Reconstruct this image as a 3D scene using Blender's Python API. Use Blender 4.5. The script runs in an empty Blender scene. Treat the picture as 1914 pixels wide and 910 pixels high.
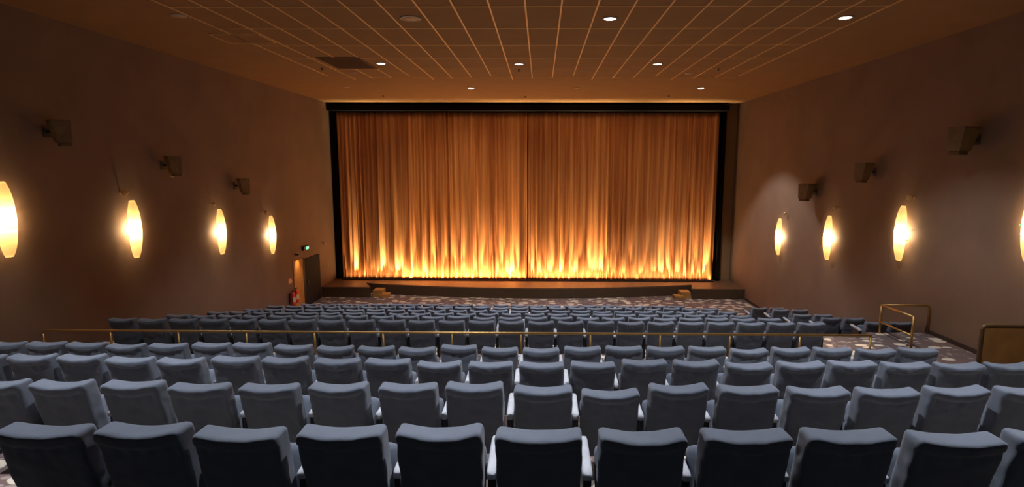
import bpy, bmesh, math, random
from mathutils import Vector, Matrix, noise
from math import radians, sin, cos, pi, atan, exp, sqrt

random.seed(11)
C = bpy.context.scene.collection
SC = bpy.context.scene

# ------------------------------------------------------------------ camera
EYE = 5.88
FPX = 1050.0
psi, rho, tht = radians(.9), radians(.15), atan((455 - 314) / FPX)
fw = Vector((-sin(psi) * cos(tht), cos(psi) * cos(tht), -sin(tht)))
r0 = Vector((cos(psi), sin(psi), 0)); u0 = r0.cross(fw)
rt = r0 * cos(rho) + u0 * sin(rho); up = u0 * cos(rho) - r0 * sin(rho)
cam_d = bpy.data.cameras.new('camera'); cam = bpy.data.objects.new('camera', cam_d); C.objects.link(cam)
cam.matrix_world = Matrix(((rt.x, up.x, -fw.x, 0), (rt.y, up.y, -fw.y, 0), (rt.z, up.z, -fw.z, EYE), (0, 0, 0, 1)))
cam_d.sensor_width = 36; cam_d.lens = 36 * FPX / 1914
cam_d.shift_x = -37 / 1914
cam_d.clip_end = 100
SC.camera = cam

# ------------------------------------------------------------------ world, exposure
w = bpy.data.worlds.new('world'); SC.world = w; w.use_nodes = True
w.node_tree.nodes['Background'].inputs[0].default_value = (.02, .015, .01, 1)
w.node_tree.nodes['Background'].inputs[1].default_value = 1
SC.view_settings.view_transform = 'Standard'; SC.view_settings.look = 'None'
SC.view_settings.gamma = 1; SC.view_settings.use_curve_mapping = False
SC.view_settings.exposure = 0.0

# light levels, all in one place
P_FLAME = 430          # curtain footlights (per lamp, W)
P_STRIP = 42         # curtain footlight wash
P_FRONT = 420
P_BEAM = 1300          # narrow uplight beams up the pleats         # P_FRONT: added ceiling spots on the curtain
P_DOWN = 600          # ceiling downlights ahead
P_REAR = 660          # added unseen downlights above the seats
P_PORT = 1.2           # light from the projection port and the lights added beside it
P_SCONCE = 43
COL_WARM = (1, .60, .27)
COL_FLAME = (1, .80, .48)
COL_COOL = (.95, .96, 1)

XL, XR, YB, YF, ZC = -10.0, 9.25, -2.6, 27.25, 8.88     # room
STAGE = .48

# ------------------------------------------------------------------ helpers
def link(o, parent=None):
    C.objects.link(o)
    if parent: o.parent = parent
    return o

def mesh_obj(name, bm, m, parent=None, smooth=False):
    me = bpy.data.meshes.new(name); bm.to_mesh(me); bm.free()
    if smooth:
        for p in me.polygons: p.use_smooth = True
    if m: me.materials.append(m)
    return link(bpy.data.objects.new(name, me), parent)

def thing(name, label, cat, loc=(0, 0, 0), rotz=0, group=None):
    o = bpy.data.objects.new(name, None); C.objects.link(o)
    o.empty_display_size = .1
    o.location = loc; o.rotation_euler = (0, 0, rotz)
    o['label'] = label; o['category'] = cat
    if group: o['group'] = group
    return o

def tag(o, label, cat, group=None):
    o['label'] = label; o['category'] = cat
    if group: o['group'] = group
    return o

def struct(name, bm, m, smooth=False):
    o = mesh_obj(name, bm, m, None, smooth); o['kind'] = 'structure'; return o

def add_box(bm, x0, x1, y0, y1, z0, z1, bev=0):
    r = bmesh.ops.create_cube(bm, size=1)
    vs = r['verts']
    for v in vs:
        v.co = Vector(((x0 + x1) / 2 + v.co.x * (x1 - x0), (y0 + y1) / 2 + v.co.y * (y1 - y0), (z0 + z1) / 2 + v.co.z * (z1 - z0)))
    if bev:
        es = list({e for v in vs for e in v.link_edges})
        bmesh.ops.bevel(bm, geom=es, offset=bev, segments=2, affect='EDGES', profile=.5)
    return bm

def bx(*a, bev=0):
    bm = bmesh.new(); return add_box(bm, *a, bev=bev)

def add_tube(bm, pts, r, n=10, cap=True):
    pts = [Vector(p) for p in pts]; rings = []
    for i, p in enumerate(pts):
        t = (pts[min(i + 1, len(pts) - 1)] - pts[max(i - 1, 0)]).normalized()
        a = t.cross(Vector((0, 0, 1)))
        if a.length < .01: a = t.cross(Vector((0, 1, 0)))
        a.normalize(); b = t.cross(a)
        rings.append([bm.verts.new(p + (a * cos(2 * pi * k / n) + b * sin(2 * pi * k / n)) * r) for k in range(n)])
    for q in range(len(rings) - 1):
        for k in range(n):
            bm.faces.new((rings[q][k], rings[q][(k + 1) % n], rings[q + 1][(k + 1) % n], rings[q + 1][k]))
    if cap:
        bm.faces.new(rings[0][::-1]); bm.faces.new(rings[-1])
    return bm

def add_lathe(bm, prof, c=(0, 0, 0), n=24, axis='z'):
    rings = []
    for (r, h) in prof:
        ring = []
        for k in range(n):
            a = 2 * pi * k / n; x, y = r * cos(a), r * sin(a)
            if axis == 'z': p = (c[0] + x, c[1] + y, c[2] + h)
            elif axis == 'x': p = (c[0] + h, c[1] + x, c[2] + y)
            else: p = (c[0] + x, c[1] + h, c[2] + y)
            ring.append(bm.verts.new(p))
        rings.append(ring)
    for q in range(len(rings) - 1):
        for k in range(n):
            bm.faces.new((rings[q][k], rings[q][(k + 1) % n], rings[q + 1][(k + 1) % n], rings[q + 1][k]))
    bm.faces.new(rings[0][::-1]); bm.faces.new(rings[-1])
    bmesh.ops.recalc_face_normals(bm, faces=bm.faces)
    return bm

def rounded(hx, hy, hz, r, nx, ny, nz, deform=None):
    """closed rounded box grid, then an optional deform(Vector)->Vector"""
    bm = bmesh.new(); vd = {}
    def V(i, j, k):
        if (i, j, k) not in vd:
            p = Vector((-hx + 2 * hx * i / nx, -hy + 2 * hy * j / ny, -hz + 2 * hz * k / nz))
            q = Vector((max(-hx + r, min(hx - r, p.x)), max(-hy + r, min(hy - r, p.y)), max(-hz + r, min(hz - r, p.z))))
            d = p - q
            if d.length > 1e-9: p = q + d.normalized() * r
            if deform: p = deform(p)
            vd[(i, j, k)] = bm.verts.new(p)
        return vd[(i, j, k)]
    for i in range(nx):
        for j in range(ny):
            bm.faces.new((V(i, j, 0), V(i, j + 1, 0), V(i + 1, j + 1, 0), V(i + 1, j, 0)))
            bm.faces.new((V(i, j, nz), V(i + 1, j, nz), V(i + 1, j + 1, nz), V(i, j + 1, nz)))
    for i in range(nx):
        for k in range(nz):
            bm.faces.new((V(i, 0, k), V(i + 1, 0, k), V(i + 1, 0, k + 1), V(i, 0, k + 1)))
            bm.faces.new((V(i, ny, k), V(i, ny, k + 1), V(i + 1, ny, k + 1), V(i + 1, ny, k)))
    for j in range(ny):
        for k in range(nz):
            bm.faces.new((V(0, j, k), V(0, j, k + 1), V(0, j + 1, k + 1), V(0, j + 1, k)))
            bm.faces.new((V(nx, j, k), V(nx, j + 1, k), V(nx, j + 1, k + 1), V(nx, j, k + 1)))
    return bm

def smooth01(t): t = max(0, min(1, t)); return t * t * (3 - 2 * t)

# ------------------------------------------------------------------ materials
def mat(name, col, rough=.8, metal=0, emit=None, es=0, var=.0, scale=8, bump=0, bscale=200, sheen=0):
    m = bpy.data.materials.new(name); m.use_nodes = True
    nt = m.node_tree; b = nt.nodes['Principled BSDF']
    b.inputs['Base Color'].default_value = (*col, 1)
    b.inputs['Roughness'].default_value = rough; b.inputs['Metallic'].default_value = metal
    if sheen:
        b.inputs['Sheen Weight'].default_value = sheen; b.inputs['Sheen Roughness'].default_value = .5
    if emit:
        b.inputs['Emission Color'].default_value = (*emit, 1); b.inputs['Emission Strength'].default_value = es
    tc = nt.nodes.new('ShaderNodeTexCoord')
    if var:
        n = nt.nodes.new('ShaderNodeTexNoise'); n.inputs['Scale'].default_value = scale; n.inputs['Detail'].default_value = 5
        nt.links.new(tc.outputs['Object'], n.inputs['Vector'])
        r = nt.nodes.new('ShaderNodeValToRGB')
        r.color_ramp.elements[0].position = .3; r.color_ramp.elements[1].position = .7
        r.color_ramp.elements[0].color = (*[c * (1 - var) for c in col], 1)
        r.color_ramp.elements[1].color = (*[min(1, c * (1 + var)) for c in col], 1)
        nt.links.new(n.outputs['Fac'], r.inputs['Fac']); nt.links.new(r.outputs['Color'], b.inputs['Base Color'])
    if bump:
        n2 = nt.nodes.new('ShaderNodeTexNoise'); n2.inputs['Scale'].default_value = bscale; n2.inputs['Detail'].default_value = 3
        nt.links.new(tc.outputs['Object'], n2.inputs['Vector'])
        bp = nt.nodes.new('ShaderNodeBump'); bp.inputs['Strength'].default_value = bump; bp.inputs['Distance'].default_value = .01
        nt.links.new(n2.outputs['Fac'], bp.inputs['Height']); nt.links.new(bp.outputs['Normal'], b.inputs['Normal'])
    return m

M = {}
M['wall'] = mat('wall_fabric', (.222, .142, .094), .85, var=.10, scale=.8, bump=.15, bscale=120)
M['wall_front'] = mat('wall_front_paint', (.32, .20, .09), .85, var=.08, scale=1)
M['ceiling'] = mat('ceiling_tile', (.30, .152, .052), .9, var=.06, scale=1.5)
M['grid'] = mat('ceiling_grid', (.88, .54, .22), .5, .2)
M['black'] = mat('black_masking', (.006, .005, .005), .8, var=.1)
M['black'].node_tree.nodes['Principled BSDF'].inputs['Specular IOR Level'].default_value = .05
M['stage'] = mat('stage_boards', (.16, .09, .05), .5, var=.25, scale=6)
M['stage_face'] = mat('stage_carpet', (.085, .055, .03), .95, var=.2, scale=20)
M['seat'] = mat('seat_fabric', (.136, .164, .218), .92, var=.10, scale=7, bump=.25, bscale=260, sheen=.25)
M['arm'] = mat('armrest_fabric', (.52, .55, .62), .8, var=.08, scale=12, bump=.2, bscale=200)
M['dark'] = mat('dark_plastic', (.02, .022, .028), .5, var=.1)
M['brass'] = mat('brass_rail', (.52, .33, .12), .38, .85, var=.08, scale=5)
M['wood'] = mat('oak_panel', (.48, .25, .07), .75, var=.18, scale=3)
M['wood_dark'] = mat('oak_edge', (.16, .09, .035), .45, var=.15, scale=4)
M['speaker'] = mat('speaker_case', (.20, .125, .055), .7, var=.1)
M['speaker_cloth'] = mat('speaker_grille', (.24, .15, .065), .9, bump=.4, bscale=300)
M['trim'] = mat('baseboard', (.05, .03, .02), .7, var=.1)
M['knob'] = mat('brass_knob', (.85, .58, .26), .5, .1)
M['red'] = mat('red_enamel', (.85, .06, .03), .5)
M['cream'] = mat('cream_label', (.8, .62, .4), .6)
M['vent'] = mat('vent_metal', (.16, .08, .03), .8, var=.1)
M['orange'] = mat('orange_print', (.85, .42, .22), .6)
M['door'] = mat('door_dark', (.016, .015, .018), .9, var=.15)
M['white_ring'] = mat('downlight_ring', (.55, .45, .35), .5)
M['off'] = mat('unlit_lens', (.60, .33, .18), .5)
M['lens'] = mat('lit_lens', (1, .95, .85), .5, emit=(1, .93, .80), es=9)
M['green'] = mat('exit_green', (.05, .5, .25), .5, emit=(.12, .9, .5), es=1.2)
M['pict'] = mat('exit_pictogram', (.8, 1, .9), .5, emit=(.8, 1, .9), es=1.4)
M['led'] = mat('green_diode', (.05, .6, .2), .4, emit=(.05, .8, .25), es=1.0)
M['portglass'] = mat('port_glass', (.8, .85, .9), .3, emit=(.8, .88, 1), es=.5)

def curtain_mat():
    m = mat('gold_curtain', (.62, .33, .13), .5, .25)
    nt = m.node_tree; b = nt.nodes['Principled BSDF']
    tc = nt.nodes['Texture Coordinate']
    mp = nt.nodes.new('ShaderNodeMapping'); mp.inputs['Scale'].default_value = (1, 1, .02)
    n = nt.nodes.new('ShaderNodeTexNoise'); n.inputs['Scale'].default_value = 9; n.inputs['Detail'].default_value = 3
    nt.links.new(tc.outputs['Object'], mp.inputs['Vector']); nt.links.new(mp.outputs['Vector'], n.inputs['Vector'])
    r = nt.nodes.new('ShaderNodeValToRGB')
    r.color_ramp.elements[0].position = .35; r.color_ramp.elements[1].position = .65
    r.color_ramp.elements[0].color = (.48, .19, .068, 1); r.color_ramp.elements[1].color = (.74, .38, .145, 1)
    nt.links.new(n.outputs['Fac'], r.inputs['Fac']); nt.links.new(r.outputs['Color'], b.inputs['Base Color'])
    return m
M['curtain'] = curtain_mat()

def carpet_mat():
    m = bpy.data.materials.new('pebble_carpet'); m.use_nodes = True
    nt = m.node_tree; L = nt.links.new; b = nt.nodes['Principled BSDF']; b.inputs['Roughness'].default_value = .95
    tc = nt.nodes.new('ShaderNodeTexCoord')
    def layer(scale, sx, sy, thr, soft, offs):
        mp = nt.nodes.new('ShaderNodeMapping'); mp.inputs['Scale'].default_value = (sx, sy, 0); mp.inputs['Location'].default_value = (offs, offs * .7, 0)
        L(tc.outputs['Object'], mp.inputs['Vector'])
        v = nt.nodes.new('ShaderNodeTexVoronoi'); v.inputs['Scale'].default_value = scale; v.inputs['Randomness'].default_value = .85
        L(mp.outputs['Vector'], v.inputs['Vector'])
        n = nt.nodes.new('ShaderNodeTexNoise'); n.inputs['Scale'].default_value = 5
        L(tc.outputs['Object'], n.inputs['Vector'])
        ad = nt.nodes.new('ShaderNodeMath'); ad.operation = 'MULTIPLY_ADD'; L(n.outputs['Fac'], ad.inputs[0]); ad.inputs[1].default_value = .18; L(v.outputs['Distance'], ad.inputs[2])
        r = nt.nodes.new('ShaderNodeMapRange'); r.inputs['From Min'].default_value = thr; r.inputs['From Max'].default_value = thr + soft
        r.inputs['To Min'].default_value = 1; r.inputs['To Max'].default_value = 0
        L(ad.outputs[0], r.inputs['Value'])
        return v, r
    base = nt.nodes.new('ShaderNodeValToRGB'); nb = nt.nodes.new('ShaderNodeTexNoise'); nb.inputs['Scale'].default_value = .9; nb.inputs['Detail'].default_value = 2
    L(tc.outputs['Object'], nb.inputs['Vector']); L(nb.outputs['Fac'], base.inputs['Fac'])
    e = base.color_ramp.elements
    e[0].position = .38; e[0].color = (.13, .105, .11, 1); e[1].position = .62; e[1].color = (.19, .125, .11, 1)
    v1, r1 = layer(2.5, 1, 1.7, .46, .03, 3.1)
    v2, r2 = layer(4.0, 1.2, 2.1, .38, .03, 11.7)
    mx = nt.nodes.new('ShaderNodeMix'); mx.data_type = 'RGBA'; L(r2.outputs[0], mx.inputs['Factor']); L(base.outputs['Color'], mx.inputs['A']); mx.inputs['B'].default_value = (.36, .29, .27, 1)
    mx2 = nt.nodes.new('ShaderNodeMix'); mx2.data_type = 'RGBA'; L(r1.outputs[0], mx2.inputs['Factor']); L(mx.outputs['Result'], mx2.inputs['A']); mx2.inputs['B'].default_value = (.72, .66, .54, 1)
    L(mx2.outputs['Result'], b.inputs['Base Color'])
    return m
M['carpet'] = carpet_mat()
M['shaded_carpet'] = mat('carpet_in_shade', (.02, .02, .024), .95, var=.2, scale=30)  # carpet coloured dark in place of shade from the left-out back row

def shade_mat():
    m = bpy.data.materials.new('sconce_shade'); m.use_nodes = True
    nt = m.node_tree; L = nt.links.new
    for n in list(nt.nodes): nt.nodes.remove(n)
    o = nt.nodes.new('ShaderNodeOutputMaterial')
    t = nt.nodes.new('ShaderNodeBsdfTranslucent'); t.inputs[0].default_value = (1, .76, .40, 1)
    d = nt.nodes.new('ShaderNodeBsdfDiffuse'); d.inputs[0].default_value = (.9, .75, .5, 1)
    mx = nt.nodes.new('ShaderNodeMixShader'); mx.inputs[0].default_value = .35
    L(t.outputs[0], mx.inputs[1]); L(d.outputs[0], mx.inputs[2]); L(mx.outputs[0], o.inputs[0])
    return m
M['shade'] = shade_mat()

def lamp(kind, name, loc, power, col, parent=None, target=None, size=.05, spot=None, blend=.6, sx=None, sy=None):
    d = bpy.data.lights.new(name, kind); d.energy = power; d.color = col
    if kind in ('POINT', 'SPOT'): d.shadow_soft_size = size
    if kind == 'SPOT': d.spot_size = radians(spot); d.spot_blend = blend
    if kind == 'AREA': d.shape = 'RECTANGLE'; d.size = sx; d.size_y = sy
    o = bpy.data.objects.new(name, d); C.objects.link(o)
    o.location = loc
    if target is not None:
        v = Vector(target) - Vector(loc); o.rotation_euler = v.to_track_quat('-Z', 'Y').to_euler()
    if parent:
        o.parent = parent; o.matrix_parent_inverse = parent.matrix_basis.inverted()
    return o

# ------------------------------------------------------------------ room shell
T = .25
struct('wall_left', bx(XL - T, XL, YB - T, YF + T, -.4, ZC + .3), M['wall'])
struct('wall_right', bx(XR, XR + T, YB - T, YF + T, -.4, ZC + .3), M['wall'])
struct('wall_front', bx(XL - T, XR + T, YF + .35, YF + .6, -.4, ZC + .3), M['wall_front'])
struct('wall_back', bx(XL - T, XR + T, YB - T, YB, -.4, ZC + .3), M['black'])  # unseen wall made black to stop light bouncing onto the seat backs
struct('ceiling', bx(XL - T, XR + T, YB - T, YF + .6, ZC, ZC + .25), M['ceiling'])
# wall round the curtain opening (masked front wall)
bm = bmesh.new()
add_box(bm, XL, -9.93, YF - .02, YF + .35, -.1, ZC)
add_box(bm, 8.68, XR, YF - .02, YF + .35, -.1, ZC)
struct('wall_proscenium', bm, M['wall_front'])

# ceiling grid of slim bars
bm = bmesh.new()
xs = [.37 + .6745 * k for k in range(-11, 10)]
ys = [11.0 + 1.662 * k for k in range(-7, 6)]
for i, x in enumerate(xs):
    add_box(bm, x - .016, x + .016, ys[0], ys[-1] + .25 * ((i * 7) % 4) - .3, ZC - .012, ZC + .002)
for y in ys:
    add_box(bm, xs[0], xs[-1], y - .013, y + .013, ZC - .010, ZC + .002)
struct('trim_1', bm, M['grid'])

# terraced floor
bm = bmesh.new()
Z0 = -.35
def slab(x0, x1, y0, y1, z): add_box(bm, x0, x1, y0, y1, Z0, z)
slab(XL, XR, 2.75, 4.35, 3.32); slab(XL, XR, 4.35, 5.85, 2.96); slab(XL, XR, 5.85, 7.35, 2.67); slab(XL, XR, 7.35, 8.9, 2.34)
slab(XL, XR, 8.9, 10.2, 2.0)
RY = {5: 10.8, 6: 12.65, 7: 14.3, 8: 15.8, 9: 17.3, 10: 18.7}
RZ = {5: 1.86, 6: 1.46, 7: 1.10, 8: .80, 9: .51, 10: .24}
for k in range(5, 11):
    y0 = 10.2 if k == 5 else RY[k] - .35
    y1 = RY[k + 1] - .35 if k < 10 else 20.0
    slab(-8.85, 5.85, y0, y1, RZ[k])
slab(XL, -8.85, 10.2, 12.1, 2.0)
for q in range(16):
    slab(XL, -8.85, 12.1 + .5 * q, 12.1 + .5 * (q + 1), 2.0 - .118 * (q + 1))
slab(5.85, 7.75, 10.2, 12.75, 2.0); slab(7.75, XR, 10.2, 13.18, 2.0)
for q in range(14):
    slab(5.85, 7.75, 12.75 + .5 * q, 13.25 + .5 * q, 1.85 - .13 * q)
SY = {0: 13.5, 1: 15.0, 2: 16.5, 3: 18.2, 4: 19.8}; SZ = {0: 1.25, 1: .92, 2: .62, 3: .32, 4: 0.005}
for q in range(5):
    slab(7.75, XR, 13.18 if q == 0 else SY[q] - .35, (SY[q + 1] - .35) if q < 4 else 21, SZ[q])
slab(XL, XR, 19.7, YF, 0)
struct('floor', bm, M['carpet'])
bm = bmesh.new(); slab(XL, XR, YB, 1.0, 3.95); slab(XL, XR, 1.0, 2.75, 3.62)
struct('floor_rear', bm, M['shaded_carpet'])

# baseboards
struct('baseboard_right', bx(XR - .03, XR - .001, 10.2, 13.18, 2.0, 2.09), M['trim'])
struct('baseboard_front', bx(XR - .03, XR - .001, 19.9, 24.9, .0, .10), M['trim'])
struct('baseboard_left', bx(XL + .001, XL + .03, 20.1, 22.1, .0, .10), M['trim'])

# stage: apron with a bowed front and two side blocks
def prism(bm, poly, z0, z1):
    a = [bm.verts.new((x, y, z0)) for x, y in poly]; b = [bm.verts.new((x, y, z1)) for x, y in poly]
    n = len(poly)
    bm.faces.new(a[::-1]); bm.faces.new(b)
    for k in range(n): bm.faces.new((a[k], a[(k + 1) % n], b[(k + 1) % n], b[k]))
    bmesh.ops.recalc_face_normals(bm, faces=bm.faces)
front = [(-8.25 + 15.35 * t, 26.02 - 1.02 * max(0, sin(pi * t)) ** .8) for t in [k / 24 for k in range(25)]]
poly = [(XL + .001, YF - .03), (XL + .001, 25.02), (-7.75, 25.02)] + [(-8.25, 26.0)] + front[1:-1] + [(7.1, 26.0), (6.85, 25.07), (XR - .001, 25.07), (XR - .001, YF - .03)]
# (side block, notch for the steps, bowed apron, notch, side block)
stage = thing('stage', 'low brown stage with bowed front edge in front of the gold curtain', 'stage', (0, 26, 0))
bm = bmesh.new(); prism(bm, poly, .0, STAGE - .05); o = mesh_obj('stage_base', bm, M['stage_face'], stage); o.location = (0, -26, 0)
bm = bmesh.new(); prism(bm, poly, STAGE - .05, STAGE); o = mesh_obj('stage_top', bm, M['stage'], stage); o.location = (0, -26, 0)
def steps(label, cx, sgn):
    t = thing('stage_steps', label, 'steps', (cx, 25.25, 0))
    for k in range(2):
        h = .32 - .16 * k
        mesh_obj('step', bx(sgn * (.30 * k) - .22, sgn * (.30 * k) + .22, -.20 - .10 * k, .40 - .2 * k, 0, h, bev=.01), M['wood'], t)
    return t
steps('two small wooden steps at the left notch of the stage', -7.45, 1)
steps('two small wooden steps at the right notch of the stage', 6.60, -1)

# ------------------------------------------------------------------ curtain, black surround, footlights
random.seed(5)
def fold_profile(x0, x1, seed):
    rnd = random.Random(seed); folds = []; x = x0
    while x < x1:
        wd = rnd.choice((.09, .12, .15, .18, .22, .30, .38)) * rnd.uniform(.85, 1.15); folds.append((x, wd, rnd.uniform(.35, 1.25))); x += wd
    k = (x1 - x0) / (x - x0)
    return [(x0 + (f[0] - x0) * k, f[1] * k, f[2]) for f in folds]
def curtain(name, label, x0, x1, ybase, seed):
    folds = fold_profile(x0, x1, seed)
    zb, zt = STAGE + .03, 8.45
    nz = 46; cols = []
    for (fx, wd, am) in folds:
        for k in range(10): cols.append((fx, wd, am, k / 10))
    bm = bmesh.new(); grid = []
    for (fx, wd, am, u) in cols:
        x = fx + wd * u; col = []
        for j in range(nz + 1):
            v = (j / nz) ** 1.3; z = zb + (zt - zb) * v
            depth = (.065 + .065 * (1 - v) ** 1.5) * am * min(1.25, .45 + wd / .25)
            sway = .035 * noise.noise(Vector((x * .9, z * .25, 4))) * (1 - .4 * v)
            ph = noise.noise(Vector((fx * 3.1, z * .16, seed + 3))) * .28 * (1 - v * .5)
            y = ybase - depth * (.5 - .5 * cos(2 * pi * u)) - .02 * noise.noise(Vector((x * 2.2, z * .12, seed + 9))) - .05 * noise.noise(Vector((x * .55, 0, seed + 5)))
            hem = .025 * noise.noise(Vector((x * 2.7, 1, 2))) if j == 0 else 0
            col.append(bm.verts.new((x + ph * wd * sin(pi * u) + sway, y, z + hem)))
        grid.append(col)
    for i in range(len(grid) - 1):
        for j in range(nz):
            bm.faces.new((grid[i][j], grid[i + 1][j], grid[i + 1][j + 1], grid[i][j + 1]))
    o = mesh_obj(name, bm, M['curtain'], None, True)
    md = o.modifiers.new('cloth', 'SOLIDIFY'); md.thickness = .006
    tag(o, label, 'curtain')
    return folds
CY = 26.98
FL = curtain('stage_curtain', 'left half of the pleated golden stage curtain, glowing in its middle', -9.68, -.632, CY, 3)
FR = curtain('stage_curtain', 'right half of the pleated golden stage curtain, beside the dark central parting', -.63, 8.40, CY, 8)

t = thing('curtain_surround', 'thin black frame round the top and sides of the curtain', 'frame', (-.63, 27.1, STAGE))
def rel(o, t): o.location = [-c for c in t.location]; return o
rel(mesh_obj('frame_top', bx(-9.98, 8.66, 26.52, 27.2, 8.51, 8.77, bev=.01), M['black'], t), t)
rel(mesh_obj('frame_side', bx(-9.93, -9.74, 26.88, 27.2, STAGE, 8.50), M['black'], t), t)
rel(mesh_obj('frame_side', bx(8.48, 8.66, 26.88, 27.2, STAGE, 8.50), M['black'], t), t)
rel(mesh_obj('backing', bx(-9.93, 8.68, 27.2, 27.24, STAGE, 8.74), M['black'], t), t)

t = thing('footlight_batten', 'low dark batten of footlights along the foot of the curtain', 'lights', (-.6, 26.6, STAGE))
rel(mesh_obj('housing', bx(-9.6, 8.35, 26.60, 26.62, STAGE, STAGE + .07), M['trim'], t), t)
rel(mesh_obj('base_plate', bx(-9.6, 8.35, 26.60, 26.84, STAGE + .001, STAGE + .012), M['trim'], t), t)
# flame-like footlights: (x, strength, tilt)
FLM = [(664, 1.3), (670, 2.3), (683, .6), (698, .6), (710, .9), (721, 2.3), (733, .5), (746, 1.4), (759, .3), (770, .4), (792, 1.4), (808, .35), (818, .4), (833, .4),
       (850, .35), (865, 1.0), (889, 1.2), (905, .5), (915, .4), (932, 1.4), (948, 1.5), (961, 1.6),
       (994, 1.5), (1005, 1.2), (1016, .5), (1029, 1.5), (1042, .4), (1051, 1.8), (1064, .7), (1076, 1.7), (1090, .5), (1099, 1.3), (1111, 1.2), (1121, 1.9),
       (1135, 1.1), (1146, .7), (1158, .6), (1169, .9), (1182, .4), (1193, .8), (1205, .35), (1217, .8), (1230, 1.3), (1244, 2.0), (1254, .6), (1267, 1.2),
       (1278, 1.3), (1289, 1.0), (1302, .8), (1314, 2.1), (1324, .3)]
rf = random.Random(4)
for (px, s) in FLM:
    x = (px - 996) * .02602 - .38 + .0
    # the lamp sits in the nearest valley between two pleats
    src = FL if x < -.62 else FR
    vx = min((f[0] for f in src), key=lambda a: abs(a - x))
    lamp('SPOT', 'footlight', (vx, 26.86, STAGE + .04), P_FLAME * s ** 2.2 * rf.uniform(.8, 1.25), COL_FLAME, t, (vx, 26.86 + .05, STAGE + 2.0), size=.010, spot=42 - 8 * s, blend=1)
for (x0, x1, p) in [(-9.4, -6.9, .8), (-6.7, -.8, 4.2), (-.4, 3.3, 2.6), (3.4, 8.3, 1.2)]:
    lamp('AREA', 'footlight_strip', ((x0 + x1) / 2, 26.66, STAGE + .08), P_STRIP * p * (x1 - x0) / 4, COL_WARM, t, ((x0 + x1) / 2, 26.70, STAGE + 3), sx=(x1 - x0), sy=.04)

for (px, s) in [(645, .3), (668, .5), (690, .3), (722, .5), (752, 1.3), (772, 1.5), (792, 1.2), (812, 1.7), (832, 1.3), (850, 1.6), (866, 1.5), (888, 1.0), (902, 1.8), (921, .9), (938, 1.7), (955, 1.6), (968, 2.0),
                (997, 1.0), (1018, .7), (1034, 1.2), (1053, 1.7), (1066, 1.7), (1082, 1.5), (1101, 1.6), (1115, 1.4), (1126, 1.3), (1150, .6), (1178, .7), (1205, .6), (1232, .9), (1252, .7), (1276, .9), (1298, 1.1), (1318, .9), (1333, .8)]:
    x = (px - 996) * .02602 - .38
    lamp('SPOT', 'pleat_beam', (x, 26.78, STAGE + .05), P_BEAM * s * (1.5 if 745 < px < 972 else 1), COL_WARM, t, (x, 26.99, STAGE + 3.0), size=.015, spot=14, blend=1)

# ------------------------------------------------------------------ ceiling fittings
def downlight(x, y, lit, label, power=0, target=None, col=COL_COOL, spot=98, group=None, size=.12, blend=.55):
    t = thing('downlight', label, 'ceiling light', (x, y, ZC), group=group)
    bm = bmesh.new(); add_lathe(bm, [(size * 1.25, 0), (size * 1.3, -.012), (size * 1.02, -.022), (size, -.012), (size * .98, 0)]); mesh_obj('trim_ring', bm, M['white_ring'], t, True)
    bm = bmesh.new(); add_lathe(bm, [(size * .97, -.002), (size * .95, -.016), (size * .3, -.02)]); mesh_obj('lens', bm, M['lens'] if lit else M['off'], t, True)
    if lit and power:
        lamp('SPOT', 'downlight_bulb', (x, y, ZC - .06), power, col, t, target or (x, y, 0), size=.06, spot=spot, blend=blend)
    return t
downlight(1.38, 11.86, True, 'bright round downlight in the tile grid, near the top centre of the photo', P_DOWN)
downlight(6.06, 11.81, True, 'bright round downlight to the right of the tile grid, near the right wall', P_DOWN)
downlight(-4.65, 16.76, True, 'bright round downlight, leftmost of the middle line of three', P_DOWN * 1.3)
downlight(-.65, 16.85, True, 'bright round downlight, central one of the middle line of three', P_DOWN * 1.5)
downlight(3.36, 16.85, True, 'bright round downlight, rightmost of the middle line of three', P_DOWN)
downlight(-2.66, 21.79, True, 'small lit downlight nearest the curtain, left of centre', P_DOWN * 1.2)
lamp('SPOT', 'added_curtain_spot', (-2.66, 21.79, ZC - .08), P_FRONT, COL_WARM, None, (-3.7, 27, 1.2), size=.05, spot=96, blend=1)  # added warm spot with no fixture of its own, brightens the curtain
downlight(5.99, 21.76, True, 'small lit downlight nearest the curtain, towards the right wall', P_DOWN * 1.5, (6.3, 21.76, 0), spot=92, blend=.3)
lamp('SPOT', 'added_curtain_spot', (5.99, 21.76, ZC - .08), P_FRONT * .6, COL_WARM, None, (3.2, 27, 1.0), size=.05, spot=96, blend=1)  # the other added warm spot on the curtain
downlight(-2.65, 11.84, False, 'unlit round downlight left of centre in the tile grid', size=.17)
downlight(-7.25, 11.61, False, 'unlit round downlight nearest the left wall', size=.12)
downlight(-5.94, 18.31, False, 'tiny unlit downlight beyond the dark ceiling vent', size=.09)
downlight(-7.29, 21.52, False, 'tiny unlit downlight in the far left of the ceiling', size=.09)
downlight(1.34, 21.77, False, 'tiny unlit downlight above the middle of the curtain', size=.09)
downlight(4.68, 18.52, False, 'tiny unlit downlight right of the middle line of lit ones', size=.09)
lamp('SPOT', 'aisle_beam', (6.06, 11.81, ZC - .07), 900, (1, .62, .34), None, (6.75, 12.3, 2.0), size=.03, spot=13, blend=.8)
# unseen downlights added to light the nearer seats, on the same 4 m spacing
for y in (8.6, 4.7):
    for x in (-6.65, -2.65, 1.35, 5.35):
        downlight(x, y, True, 'added round downlight, unseen above the rear seats', P_REAR * (.5 if y > 5 else 1.15), None, COL_COOL, 86, 'added unseen downlights above the rear seats')

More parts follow.
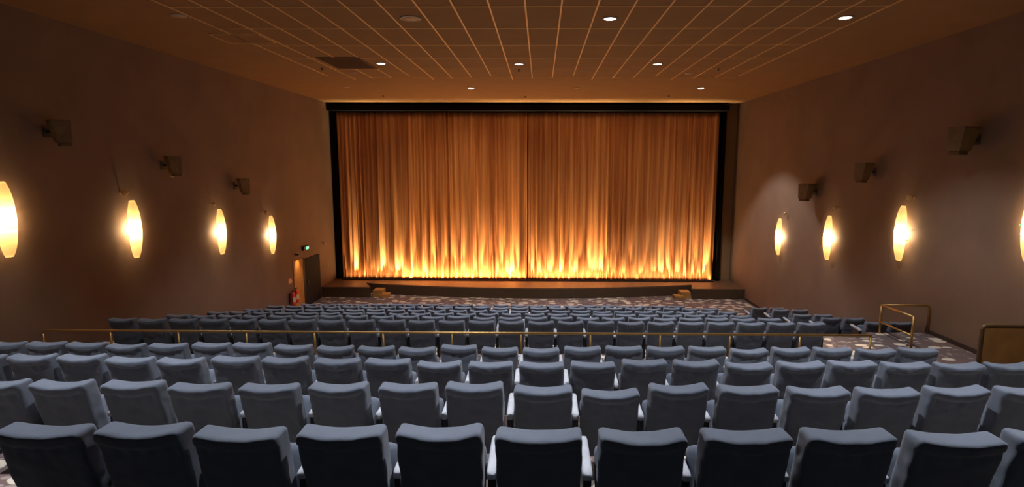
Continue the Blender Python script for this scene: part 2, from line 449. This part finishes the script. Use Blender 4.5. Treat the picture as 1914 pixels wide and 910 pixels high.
def sprinkler(x, y, label, g=None):
    o = thing('sprinkler', label, 'sprinkler', (x, y, ZC), group=g)
    bm = bmesh.new(); add_lathe(bm, [(.035, 0), (.035, -.012), (.012, -.016), (.012, -.05)], n=12); mesh_obj('stem', bm, M['dark'], o)
    bm = bmesh.new(); add_lathe(bm, [(.04, -.05), (.045, -.056), (.012, -.07)], n=12); mesh_obj('deflector', bm, M['dark'], o)
sprinkler(-6.67, 17.54, 'small dark sprinkler head beside the dark ceiling vent')
sprinkler(-.69, 17.83, 'small dark sprinkler head just beyond the central lit downlight')
sprinkler(5.36, 17.65, 'small dark sprinkler head right of the middle line of downlights')
sprinkler(-6.61, 24.01, 'small dark sprinkler head above the left end of the curtain')
sprinkler(-.67, 24.33, 'small dark sprinkler head above the middle of the curtain')
sprinkler(5.28, 23.95, 'small dark sprinkler head above the right part of the curtain')
t = thing('ceiling_vent', 'dark rectangular air vent flush in the left of the ceiling', 'vent', (-5.6, 16.7, ZC))
mesh_obj('vent_frame', bx(-.60, .60, -.85, .85, -.02, 0), M['vent'], t)
bm = bmesh.new()
for k in range(14): add_box(bm, -.55, .55, -.80 + k * .118, -.76 + k * .118, -.032, -.018)
mesh_obj('louvre', bm, M['vent'], t)
t = thing('ceiling_hatch', 'faint outlined access hatch in the ceiling near the left wall', 'hatch', (-7.0, 13.6, ZC))
mesh_obj('hatch_panel', bx(-.55, .55, -.45, .45, -.012, 0), M['ceiling'], t)
bm = bmesh.new(); add_box(bm, -.57, -.55, -.47, .47, -.018, 0); add_box(bm, -.57, .57, .45, .47, -.018, 0); add_box(bm, .55, .57, -.47, .47, -.018, 0); add_box(bm, -.57, .57, -.47, -.45, -.018, 0)
mesh_obj('hatch_frame', bm, M['grid'], t)

# ------------------------------------------------------------------ wall sconces
def sconce(side, y, z, label):
    wx = XL if side < 0 else XR
    s = 1 if side < 0 else -1          # direction into the room
    t = thing('wall_sconce', label, 'wall lamp', (wx, y, z))
    H, W, D, n, m = .70, .19, .155, 28, 16
    off = .085
    bm = bmesh.new(); rows = []
    for j in range(n + 1):
        v = -1 + 2 * j / n
        f = sqrt(1 - .86 * v * v)
        rows.append([bm.verts.new((s * (off + D * f * sin(pi * i / m)), -W * f * cos(pi * i / m), H * v)) for i in range(m + 1)])
    for j in range(n):
        for i in range(m):
            bm.faces.new((rows[j][i], rows[j][i + 1], rows[j + 1][i + 1], rows[j + 1][i]))
    bm.faces.new(rows[0][::-1]); bm.faces.new(rows[-1])
    sh = mesh_obj('lamp_shade', bm, M['shade'], t, True)
    mesh_obj('back_plate', bx(min(0, s * .02), max(0, s * .02), -.05, .05, -.12, .12, bev=.004), M['wood_dark'], t)
    bm = bmesh.new(); add_tube(bm, [(s * .02, 0, 0), (s * .07, 0, 0)], .018); mesh_obj('lamp_holder', bm, M['wood_dark'], t)
    for zz in (-.16, .08):
        bm = bmesh.new(); pts = []
        f = sqrt(1 - .86 * (zz / H) ** 2)
        for i in range(m + 1): pts.append((s * (off + (D + .004) * f * sin(pi * i / m)), -(W + .004) * f * cos(pi * i / m), zz))
        add_tube(bm, [(s * .01, pts[0][1], zz)] + pts + [(s * .01, pts[-1][1], zz)], .005, 6); mesh_obj('band', bm, M['knob'], t, True)
    lamp('POINT', 'sconce_bulb', (wx + s * (off + .035), y, z), P_SCONCE, (1, .72, .40), t, size=.035)
    return t
LS = [(10.2, 4.91, 'glowing spindle wall lamp at the left edge of the photo, cut off by it'),
      (13.46, 4.38, 'glowing spindle wall lamp on the left wall, second from the left edge'),
      (17.13, 3.90, 'glowing spindle wall lamp on the left wall, third from the left edge'),
      (20.39, 3.42, 'smallest glowing spindle wall lamp on the left wall, nearest the exit door')]
RS = [(21.54, 3.29, 'smallest glowing spindle wall lamp on the right wall, nearest the curtain'),
      (17.88, 3.71, 'glowing spindle wall lamp on the right wall, second from the curtain'),
      (14.32, 4.26, 'glowing spindle wall lamp on the right wall, third from the curtain'),
      (10.55, 4.83, 'large glowing spindle wall lamp at the right edge of the photo')]
for y, z, l in LS: sconce(-1, y, z, l)
for y, z, l in RS: sc = sconce(1, y, z, l)
o = mesh_obj('status_light', bx(-.15, -.13, .205, .235, -.02, .01), M['led'], sc); o['label'] = 'tiny green light'

def wall_knob(side, y, z, label, r=.06):
    wx = XL if side < 0 else XR; s = 1 if side < 0 else -1
    t = thing('wall_detector', label, 'detector', (wx, y, z))
    bm = bmesh.new(); add_tube(bm, [(0, 0, 0), (s * .06, 0, 0)], .02); mesh_obj('stem', bm, M['knob'], t)
    bm = bmesh.new(); bmesh.ops.create_uvsphere(bm, u_segments=16, v_segments=10, radius=r)
    bmesh.ops.translate(bm, verts=bm.verts, vec=(s * (.05 + r * .8), 0, 0)); mesh_obj('ball', bm, M['knob'], t, True)
wall_knob(-1, 10.05, 5.72, 'round brass wall detector at the left edge above the cut-off wall lamp')
wall_knob(-1, 13.24, 5.27, 'round brass wall detector above the second lamp on the left wall', .075)
wall_knob(-1, 16.87, 4.78, 'round brass wall detector above the third lamp on the left wall')
wall_knob(-1, 20.05, 4.27, 'round brass wall detector above the last lamp on the left wall')
wall_knob(-1, 25.4, 2.43, 'small pale round detector on the left wall beside the curtain', .05)
wall_knob(-1, 11.75, 6.33, 'tiny brass detector beside the nearest speaker on the left wall', .03)
wall_knob(-1, 15.1, 5.63, 'tiny brass detector beside the middle speaker on the left wall', .03)
wall_knob(1, 21.14, 4.22, 'round brass wall detector above the smallest lamp on the right wall')
wall_knob(1, 17.59, 4.69, 'round brass wall detector above the second lamp on the right wall')
wall_knob(1, 14.09, 5.18, 'round brass wall detector above the third lamp on the right wall', .08)

# ------------------------------------------------------------------ wall speakers (wedge boxes on brackets)
def speaker(side, y, z, yaw, label, k=1.0, wf=1.0):
    """front faces the audience (-y) turned towards the room's middle; wedge narrows downwards"""
    wx = XL if side < 0 else XR; s = 1 if side < 0 else -1
    t = thing('wall_speaker', label, 'speaker', (wx, y, z))
    R = Matrix.Rotation(yaw * -s, 4, 'Z'); cx = Vector((s * .33 * k, 0, 0))
    def hexa(pts, name, m, parent=t):
        bm = bmesh.new(); vs = [bm.verts.new(cx + R @ (Vector((p[0] * wf, p[1], p[2])) * k)) for p in pts]
        for f in ((0, 1, 2, 3), (7, 6, 5, 4), (0, 4, 5, 1), (1, 5, 6, 2), (2, 6, 7, 3), (3, 7, 4, 0)): bm.faces.new([vs[q] for q in f])
        bmesh.ops.recalc_face_normals(bm, faces=bm.faces)
        bmesh.ops.bevel(bm, geom=list(bm.edges), offset=.012, segments=2, affect='EDGES')
        return mesh_obj(name, bm, m, parent)
    hexa([(-.19, -.10, -.24), (.19, -.10, -.24), (.19, .17, -.24), (-.19, .17, -.24), (-.27, -.22, .26), (.27, -.22, .26), (.22, .17, .26), (-.22, .17, .26)], 'cabinet', M['speaker'])
    hexa([(-.17, -.115, -.22), (.17, -.115, -.22), (.17, -.095, -.22), (-.17, -.095, -.22), (-.25, -.232, .24), (.25, -.232, .24), (.25, -.212, .24), (-.25, -.212, .24)], 'grille', M['speaker_cloth'])
    hexa([(-.14, -.06, -.32), (.17, -.06, -.32), (.17, .16, -.32), (-.14, .16, -.32), (-.14, -.06, -.235), (.17, -.06, -.235), (.17, .16, -.235), (-.14, .16, -.235)], 'lower_bracket', M['wood_dark'])
    bm = bmesh.new(); add_tube(bm, [(0, 0, 0), (s * .28 * k, 0, 0)], .03); add_box(bm, min(0, s * .015), max(0, s * .015), -.09, .09, -.11, .11)
    mesh_obj('wall_arm', bm, M['dark'], t)
speaker(1, 12.25, 6.50, radians(24), 'large brown wedge speaker high on the right wall, nearest the camera')
speaker(1, 15.85, 5.80, radians(24), 'brown wedge speaker on the right wall, middle one of three', .95, .75)
speaker(1, 19.1, 5.12, radians(40), 'smallest brown wedge speaker on the right wall, nearest the curtain')
speaker(-1, 11.4, 6.58, radians(35), 'dark wedge speaker high on the left wall, nearest the camera', .9, .5)
speaker(-1, 14.85, 5.93, radians(35), 'dark wedge speaker on the left wall, middle one of three', .9, .5)
speaker(-1, 18.3, 5.28, radians(35), 'small dark wedge speaker on the left wall, nearest the curtain', .9, .5)

# ------------------------------------------------------------------ left wall: exit, doors, extinguishers, sign
t = thing('exit_sign', 'small glowing green exit sign above the dark door', 'sign', (XL, 23.4, 2.5))
mesh_obj('sign_box', bx(0, .10, -.28, .22, -.08, .08, bev=.006), M['dark'], t)
mesh_obj('sign_face', bx(.10, .106, -.08, .20, -.06, .06), M['green'], t)
bm = bmesh.new(); add_box(bm, .107, .110, .0, .14, -.012, .012)
a = [bm.verts.new(p) for p in ((.109, .11, -.045), (.109, .18, 0), (.109, .11, .045))]; bm.faces.new(a)
mesh_obj('arrow', bm, M['pict'], t)

d1 = bmesh.new(); add_box(d1, XL - .001, XL + .05, 23.25, 24.85, .0, 2.03)
o = struct('door_1', d1, M['door'])
o2 = mesh_obj('door_handle', bx(XL + .06, XL + .10, 23.38, 23.46, .95, 1.10, bev=.005), M['dark'], o)
d2 = bmesh.new(); add_box(d2, XL - .001, XL + .03, 22.2, 23.1, .0, 2.12)
o = struct('door_2', d2, M['wood'])
mesh_obj('door_frame', bx(XL, XL + .045, 23.1, 23.25, 0, 2.12), M['trim'], o)
t = thing('added_door_lamp', 'small added wall light over the orange-lit wooden door leaf', 'lamp', (XL, 22.5, 2.33))  # lamp added to give the wooden leaf its orange glow
mesh_obj('lamp_body', bx(0, .16, -.06, .06, 0, .05, bev=.01), M['dark'], t)
lamp('SPOT', 'added_door_lamp_bulb', (XL + .22, 22.5, 2.30), 42, (1, .55, .22), t, (XL, 22.6, 1.6), size=.03, spot=72, blend=1)

def extinguisher(y, z, label):
    t = thing('fire_extinguisher', label, 'fire extinguisher', (XL + .14, y, z))
    bm = bmesh.new(); add_lathe(bm, [(.06, 0), (.095, .02), (.10, .05), (.10, .42), (.085, .49), (.045, .53), (.03, .55)], n=20); mesh_obj('cylinder', bm, M['red'], t, True)
    bm = bmesh.new(); add_lathe(bm, [(.1015, .14), (.1025, .15), (.1025, .34), (.1015, .35)], n=20)
    for v in list(bm.verts):
        if v.co.x < .02: bm.verts.remove(v)
    mesh_obj('paper_label', bm, M['cream'], t)
    bm = bmesh.new(); add_box(bm, -.02, .02, -.03, .10, .56, .60, bev=.005); add_tube(bm, [(0, 0, .54), (0, 0, .60)], .02); mesh_obj('valve', bm, M['dark'], t)
    bm = bmesh.new(); add_tube(bm, [(0, -.03, .57), (.03, -.12, .5), (.03, -.13, .25), (.02, -.11, .12)], .012, 8); mesh_obj('hose', bm, M['dark'], t)
    bm = bmesh.new(); add_box(bm, -.14, -.10, -.04, .04, .1, .5); mesh_obj('wall_bracket', bm, M['dark'], t)
extinguisher(21.75, .42, 'red fire extinguisher on the left wall, the left one of the pair')
extinguisher(22.07, .46, 'red fire extinguisher on the left wall, the right one beside the wooden door')
t = thing('wall_sign', 'small pink and orange notice above the fire extinguishers', 'sign', (XL, 21.9, 1.38))
mesh_obj('sign_plate', bx(0, .012, -.15, .15, -.09, .09), M['orange'], t)
mesh_obj('sign_stripe', bx(.012, .016, .02, .14, .01, .08), M['red'], t)

# ------------------------------------------------------------------ brass railings
t = thing('guard_railing', 'long low brass railing across the cross aisle behind the fourth row', 'railing', (-1.6, 9.95, 2.0))
def rtube(name, pts, r=.024, parent=None, m='brass'):
    bm = bmesh.new(); add_tube(bm, [Vector(p) - Vector(parent.location) for p in pts], r, 10); return mesh_obj(name, bm, M[m], parent, True)
rtube('top_rail', [(-9.21, 9.95, 2.82), (-9.205, 9.95, 2.85), (-9.18, 9.95, 2.875), (-9.13, 9.95, 2.88), (6.0, 9.95, 2.895)], .022, t)
for k in range(13):
    x = -9.21 + 1.266 * k
    rtube('post', [(x, 9.95, 2.0), (x, 9.95, 2.87)], .020, t)
    bm = bmesh.new(); add_lathe(bm, [(.055, 0), (.055, .008), (.03, .014)], (x + 1.6, 0, 0), 14); mesh_obj('post_flange', bm, M['brass'], t)
t = thing('platform_railing', 'L-shaped brass handrail on the raised carpet platform by the right wall', 'railing', (8.07, 12.5, 2.0))
rtube('top_rail', [(8.07, 13.1, 2.69), (8.07, 11.95, 2.71)], .026, t)
rtube('lower_rail', [(8.07, 13.1, 2.29), (8.07, 11.95, 2.29)], .022, t)
rtube('cross_rail', [(8.07, 13.1, 2.69), (9.12, 13.1, 2.69), (9.17, 13.1, 2.67), (9.19, 13.1, 2.62), (9.19, 13.1, 2.0)], .026, t)
rtube('post', [(8.07, 13.1, 2.0), (8.07, 13.1, 2.70)], .026, t)
rtube('post', [(8.07, 11.95, 2.0), (8.07, 11.95, 2.72)], .026, t)

# wooden half-height partition at the right
t = thing('wooden_partition', 'half-height brown wooden partition panel standing by the right wall', 'partition', (8.6, 10.0, 2.0))
mesh_obj('panel', bx(-.58, .62, -.035, .035, 0, 1.04), M['wood'], t)
bm = bmesh.new(); add_tube(bm, [(-.60, 0, 0), (-.60, 0, 1.00), (-.59, 0, 1.045), (-.56, 0, 1.07), (-.50, 0, 1.08), (.63, 0, 1.05)], .04, 10); mesh_obj('edge_trim', bm, M['wood_dark'], t, True)

# projection port behind the audience
t = thing('projection_port', 'lit projection window in the back wall behind the last row', 'window', (0, YB, 6.0))
bm = bmesh.new(); add_box(bm, -1.6, 1.6, 0, .06, -.30, -.25); add_box(bm, -1.6, 1.6, 0, .06, .25, .30); add_box(bm, -1.6, -1.55, 0, .06, -.25, .25); add_box(bm, 1.55, 1.6, 0, .06, -.25, .25)
mesh_obj('port_frame', bm, M['dark'], t)
mesh_obj('glass', bx(-1.55, 1.55, 0, .02, -.25, .25), M['portglass'], t)
for x in (-4.5, 0, 4.5):  # the outer two are added lights with no window
    lamp('AREA', 'back_wall_light', (x, YB + .1, 5.95), P_PORT, (.9, .93, 1), t, (x, 6, 3.6), sx=2.2, sy=.35)

# ------------------------------------------------------------------ seats
def back_mesh(seed, hi=True):
    rnd = random.Random(seed)
    sag = rnd.uniform(.018, .032); asym = rnd.uniform(-.004, .004); fold = rnd.uniform(.055, .080)
    wid = rnd.uniform(.985, 1.01); ph = rnd.uniform(0, 50); lowfold = rnd.uniform(.25, .33)
    H = .365; cz = 1.0 - H
    def deform(p):
        x, y, z = p.x, p.y, p.z
        t = (z + H) / (2 * H)                                  # 0 bottom, 1 top
        u = x / .265
        rear = smooth01((-y) / .05)
        top = smooth01((t - .62) / .38)
        nx = x * (wid * (.95 + .05 * smooth01(t / .8)))
        # saddle between two rounded ears
        nz = z + top * (-sag * max(0, 1 - (u / .82) ** 2) - .005 * smooth01((abs(u) - .9) / .1)) + asym * u * top
        # padded roll over the top, sagging lower edge on the rear face
        zc = H - fold - .022 * (1 - u * u) + .008 * noise.noise(Vector((x * 14, 0, ph)))
        roll = smooth01((z - zc + .008) / .018)
        ny = y - rear * roll * (.016 + .010 * (1 - u * u))
        ny -= rear * .004 * sin(x * 60 + ph) * smooth01((z - zc + .14) / .12) * (1 - roll)
        # slack belly and soft creases in the cover
        ny -= rear * .010 * sin(pi * min(1, t * 1.1)) * (1 - u * u)
        cr = noise.noise(Vector((x * 7, z * 9, ph))) * .009 + noise.noise(Vector((x * 22 + z * 9, z * 20, ph + 7))) * .0042
        ny += cr * rear
        nx += noise.noise(Vector((y * 12, z * 11, ph + 3))) * .007 * smooth01((abs(u) - .8) / .2)
        nz += noise.noise(Vector((x * 9, y * 15, ph + 5))) * .004 * top
        rec = .185 * max(0, 1 - t) ** 1.1                            # leans back: foot is further forward
        if y > 0: ny += .02 * (1 - u * u) * (1 - t)
        return Vector((nx, ny + .085 + rec, nz + cz))
    return rounded(.259, .078, H, .028, 26 if hi else 10, 8 if hi else 4, 46 if hi else 10, deform)

def seat_proto(variant, hi=True):
    t = thing('cinema_seat', 'x', 'seat')
    mesh_obj('backrest', back_mesh(variant, hi), M['seat'], t, True)
    def dseat(p):
        v = Vector((p.x, p.y, p.z + .012 * (1 - (p.x / .25) ** 2) * (1 if p.z > 0 else 0)))
        v = Matrix.Rotation(radians(66), 4, 'X') @ v
        return v + Vector((0, .40, .53))
    mesh_obj('seat_cushion', rounded(.245, .20, .055, .045, 8, 8, 4, dseat), M['seat'], t, True)
    arm_mesh(t)
    bm = bmesh.new(); add_box(bm, -.035, .035, .22, .34, .0, .36, bev=.008); add_box(bm, -.12, .12, .16, .42, .0, .015); add_box(bm, -.24, .24, .22, .36, .34, .37)
    mesh_obj('pedestal', bm, M['dark'], t)
    return t

def arm_mesh(t):
    a = mesh_obj('armrest', rounded(.033, .235, .028, .02, 4, 10, 4, lambda p: Vector((p.x, p.y + .42, p.z + .655 + .012 * (p.y / .22)))), M['arm'], t, True)
    mesh_obj('armrest_support', bx(-.026, .026, .215, .52, .18, .635, bev=.008), M['dark'], a)
    a.location.x = .30
    return a

def copy_seat(src, loc, label, group, zs=1, gap=.60, left_arm=False, rotz=0, first=False):
    if first: r = src
    else:
        r = src.copy(); C.objects.link(r)
        for ch in src.children:
            if ch.name.startswith('armrest') and ch.location.x < 0: continue
            c = ch.copy(); C.objects.link(c); c.parent = r
            for g in ch.children:
                d = g.copy(); C.objects.link(d); d.parent = c
    r.location = loc; r.rotation_euler = (0, 0, rotz); r['label'] = label; r['group'] = group
    for ch in list(r.children):
        if ch.name.startswith('backrest'): ch.scale = (1, 1, zs)
        if ch.name.startswith('armrest'): ch.location.x = gap / 2
    if left_arm:
        a0 = [c for c in r.children if c.name.startswith('armrest')][0]
        a = a0.copy(); C.objects.link(a); a.parent = r; a.location.x = -.30
        for g in a0.children:
            d = g.copy(); C.objects.link(d); d.parent = a
    return r

ORD = ['', 'first', 'second', 'third', 'fourth', 'fifth', 'sixth', 'seventh', 'eighth', 'ninth', 'tenth', 'eleventh', 'twelfth', 'thirteenth']
def place_name(i, n):
    if i == 0: return 'leftmost'
    if i == n - 1: return 'rightmost'
    if n % 2 and i == n // 2: return 'middle seat'
    return ORD[i + 1] + ' from left' if i < n / 2 else ORD[n - i] + ' from right'

protos = [seat_proto(v, True) for v in range(7)]
used = set()
def put_row(pts, y, floor, rowtext, group, rot=0, nominal=1.0):
    pts = [list(p) for p in pts]
    for _ in range(40):                     # keep neighbours a hand apart
        for a, b in zip(pts, pts[1:]):
            e = .593 - (b[0] - a[0])
            if e > 0: a[0] -= e / 2; b[0] += e / 2
    n = len(pts)
    for i, (x, top) in enumerate(pts):
        v = random.randrange(7); first = v not in used; used.add(v)
        gap = (pts[i + 1][0] - x) if i < n - 1 else .60
        lab = 'grey-blue padded cinema seat, %s %s' % (place_name(i, n), rowtext)
        copy_seat(protos[v], (x, y + random.uniform(-.015, .015), floor), lab, group, (top - floor) / nominal, gap, i == 0, rot + random.uniform(-.006, .006), first)

R1 = [(-2.99, 4.321), (-2.41, 4.324), (-1.80, 4.317), (-1.18, 4.324), (-0.60, 4.340), (-0.01, 4.320), (0.61, 4.320), (1.23, 4.323), (1.83, 4.333), (2.46, 4.320), (3.05, 4.336)]
R2 = [(-4.90, 3.962), (-4.32, 3.962), (-3.67, 3.958), (-3.06, 3.944), (-2.44, 3.935), (-1.80, 3.965), (-1.16, 3.961), (-0.60, 3.971), (0.03, 3.943), (0.63, 3.914), (1.23, 3.978), (1.84, 3.969), (2.48, 3.950), (3.05, 3.956), (3.67, 3.976), (4.29, 3.977)]
R3 = [(-6.53, 3.678), (-5.96, 3.683), (-5.42, 3.687), (-4.83, 3.667), (-4.21, 3.659), (-3.57, 3.677), (-2.98, 3.682), (-2.34, 3.668), (-1.79, 3.672), (-1.17, 3.646), (-0.57, 3.638), (0.02, 3.643), (0.61, 3.648), (1.22, 3.678), (1.79, 3.683), (2.44, 3.650), (3.00, 3.674), (3.58, 3.679), (4.22, 3.672), (4.79, 3.677), (5.38, 3.675)]
R4 = [(-7.76, 3.342), (-7.20, 3.346), (-6.62, 3.343), (-6.02, 3.332), (-5.39, 3.344), (-4.75, 3.350), (-4.20, 3.354), (-3.56, 3.335), (-2.95, 3.324), (-2.37, 3.321), (-1.77, 3.317), (-1.15, 3.346), (-0.59, 3.319), (0.02, 3.316), (0.61, 3.344), (1.20, 3.349), (1.79, 3.353), (2.41, 3.350), (2.97, 3.331), (3.57, 3.352), (4.17, 3.349), (4.79, 3.338), (5.38, 3.350)]
R5 = [-8.42, -7.80, -7.18, -6.57, -5.97, -5.36, -4.77, -4.19, -3.58, -2.97, -2.37, -1.77, -1.17, -0.57, 0.01, 0.61, 1.21, 1.80, 2.41, 2.98, 3.58, 4.18, 4.77, 5.37]
put_row(R1, 3.10, 3.32, 'in the row nearest the camera', 'seats in the row nearest the camera')
put_row(R2, 4.72, 2.96, 'in the second row from the camera', 'seats in the second row from the camera')
put_row(R3, 6.20, 2.67, 'in the third row from the camera', 'seats in the third row from the camera')
put_row(R4, 7.72, 2.34, 'in the row just before the railing', 'seats in the row just before the railing')
put_row([(x, 2.862) for x in R5], 10.8, 1.86, 'in the row just beyond the railing', 'seats in the row just beyond the railing')
names = {6: 'second', 7: 'third', 8: 'fourth', 9: 'fifth', 10: 'sixth'}
tops = {6: 2.445, 7: 2.091, 8: 1.789, 9: 1.505, 10: 1.236}
for k in range(6, 11):
    x0 = {6: -8.50, 7: -8.55, 8: -8.40, 9: -8.45, 10: -7.95}[k]
    nn = {6: 24, 7: 24, 8: 24, 9: 24, 10: 22}[k]
    pts = [(x0 + .6 * i + random.uniform(-.015, .015), tops[k] + random.uniform(-.01, .01)) for i in range(nn)]
    put_row(pts, RY[k], RZ[k], 'in the %s row beyond the railing' % names[k], 'seats in the %s row beyond the railing' % names[k])
side = [('nearest the platform railing', 8.28, 8.88, 2.15), ('one row ahead of the platform railing', 7.96, 8.58, 1.85), ('in the middle side row', 7.88, 8.50, 1.54), ('in the fourth side row', 7.97, 8.60, 1.26), ('in the side row nearest the stage', 7.90, 8.52, .92)]
for q, (txt, xa, xb, tp) in enumerate(side):
    for i, x in enumerate((xa, xb)):
        v = random.randrange(7)
        copy_seat(protos[v], (x, SY[q], SZ[q]), 'dark blue seat by the right wall, %s one %s' % ('left' if i == 0 else 'right', txt), 'paired seats along the right wall', (tp - SZ[q]), xb - xa, i == 0)
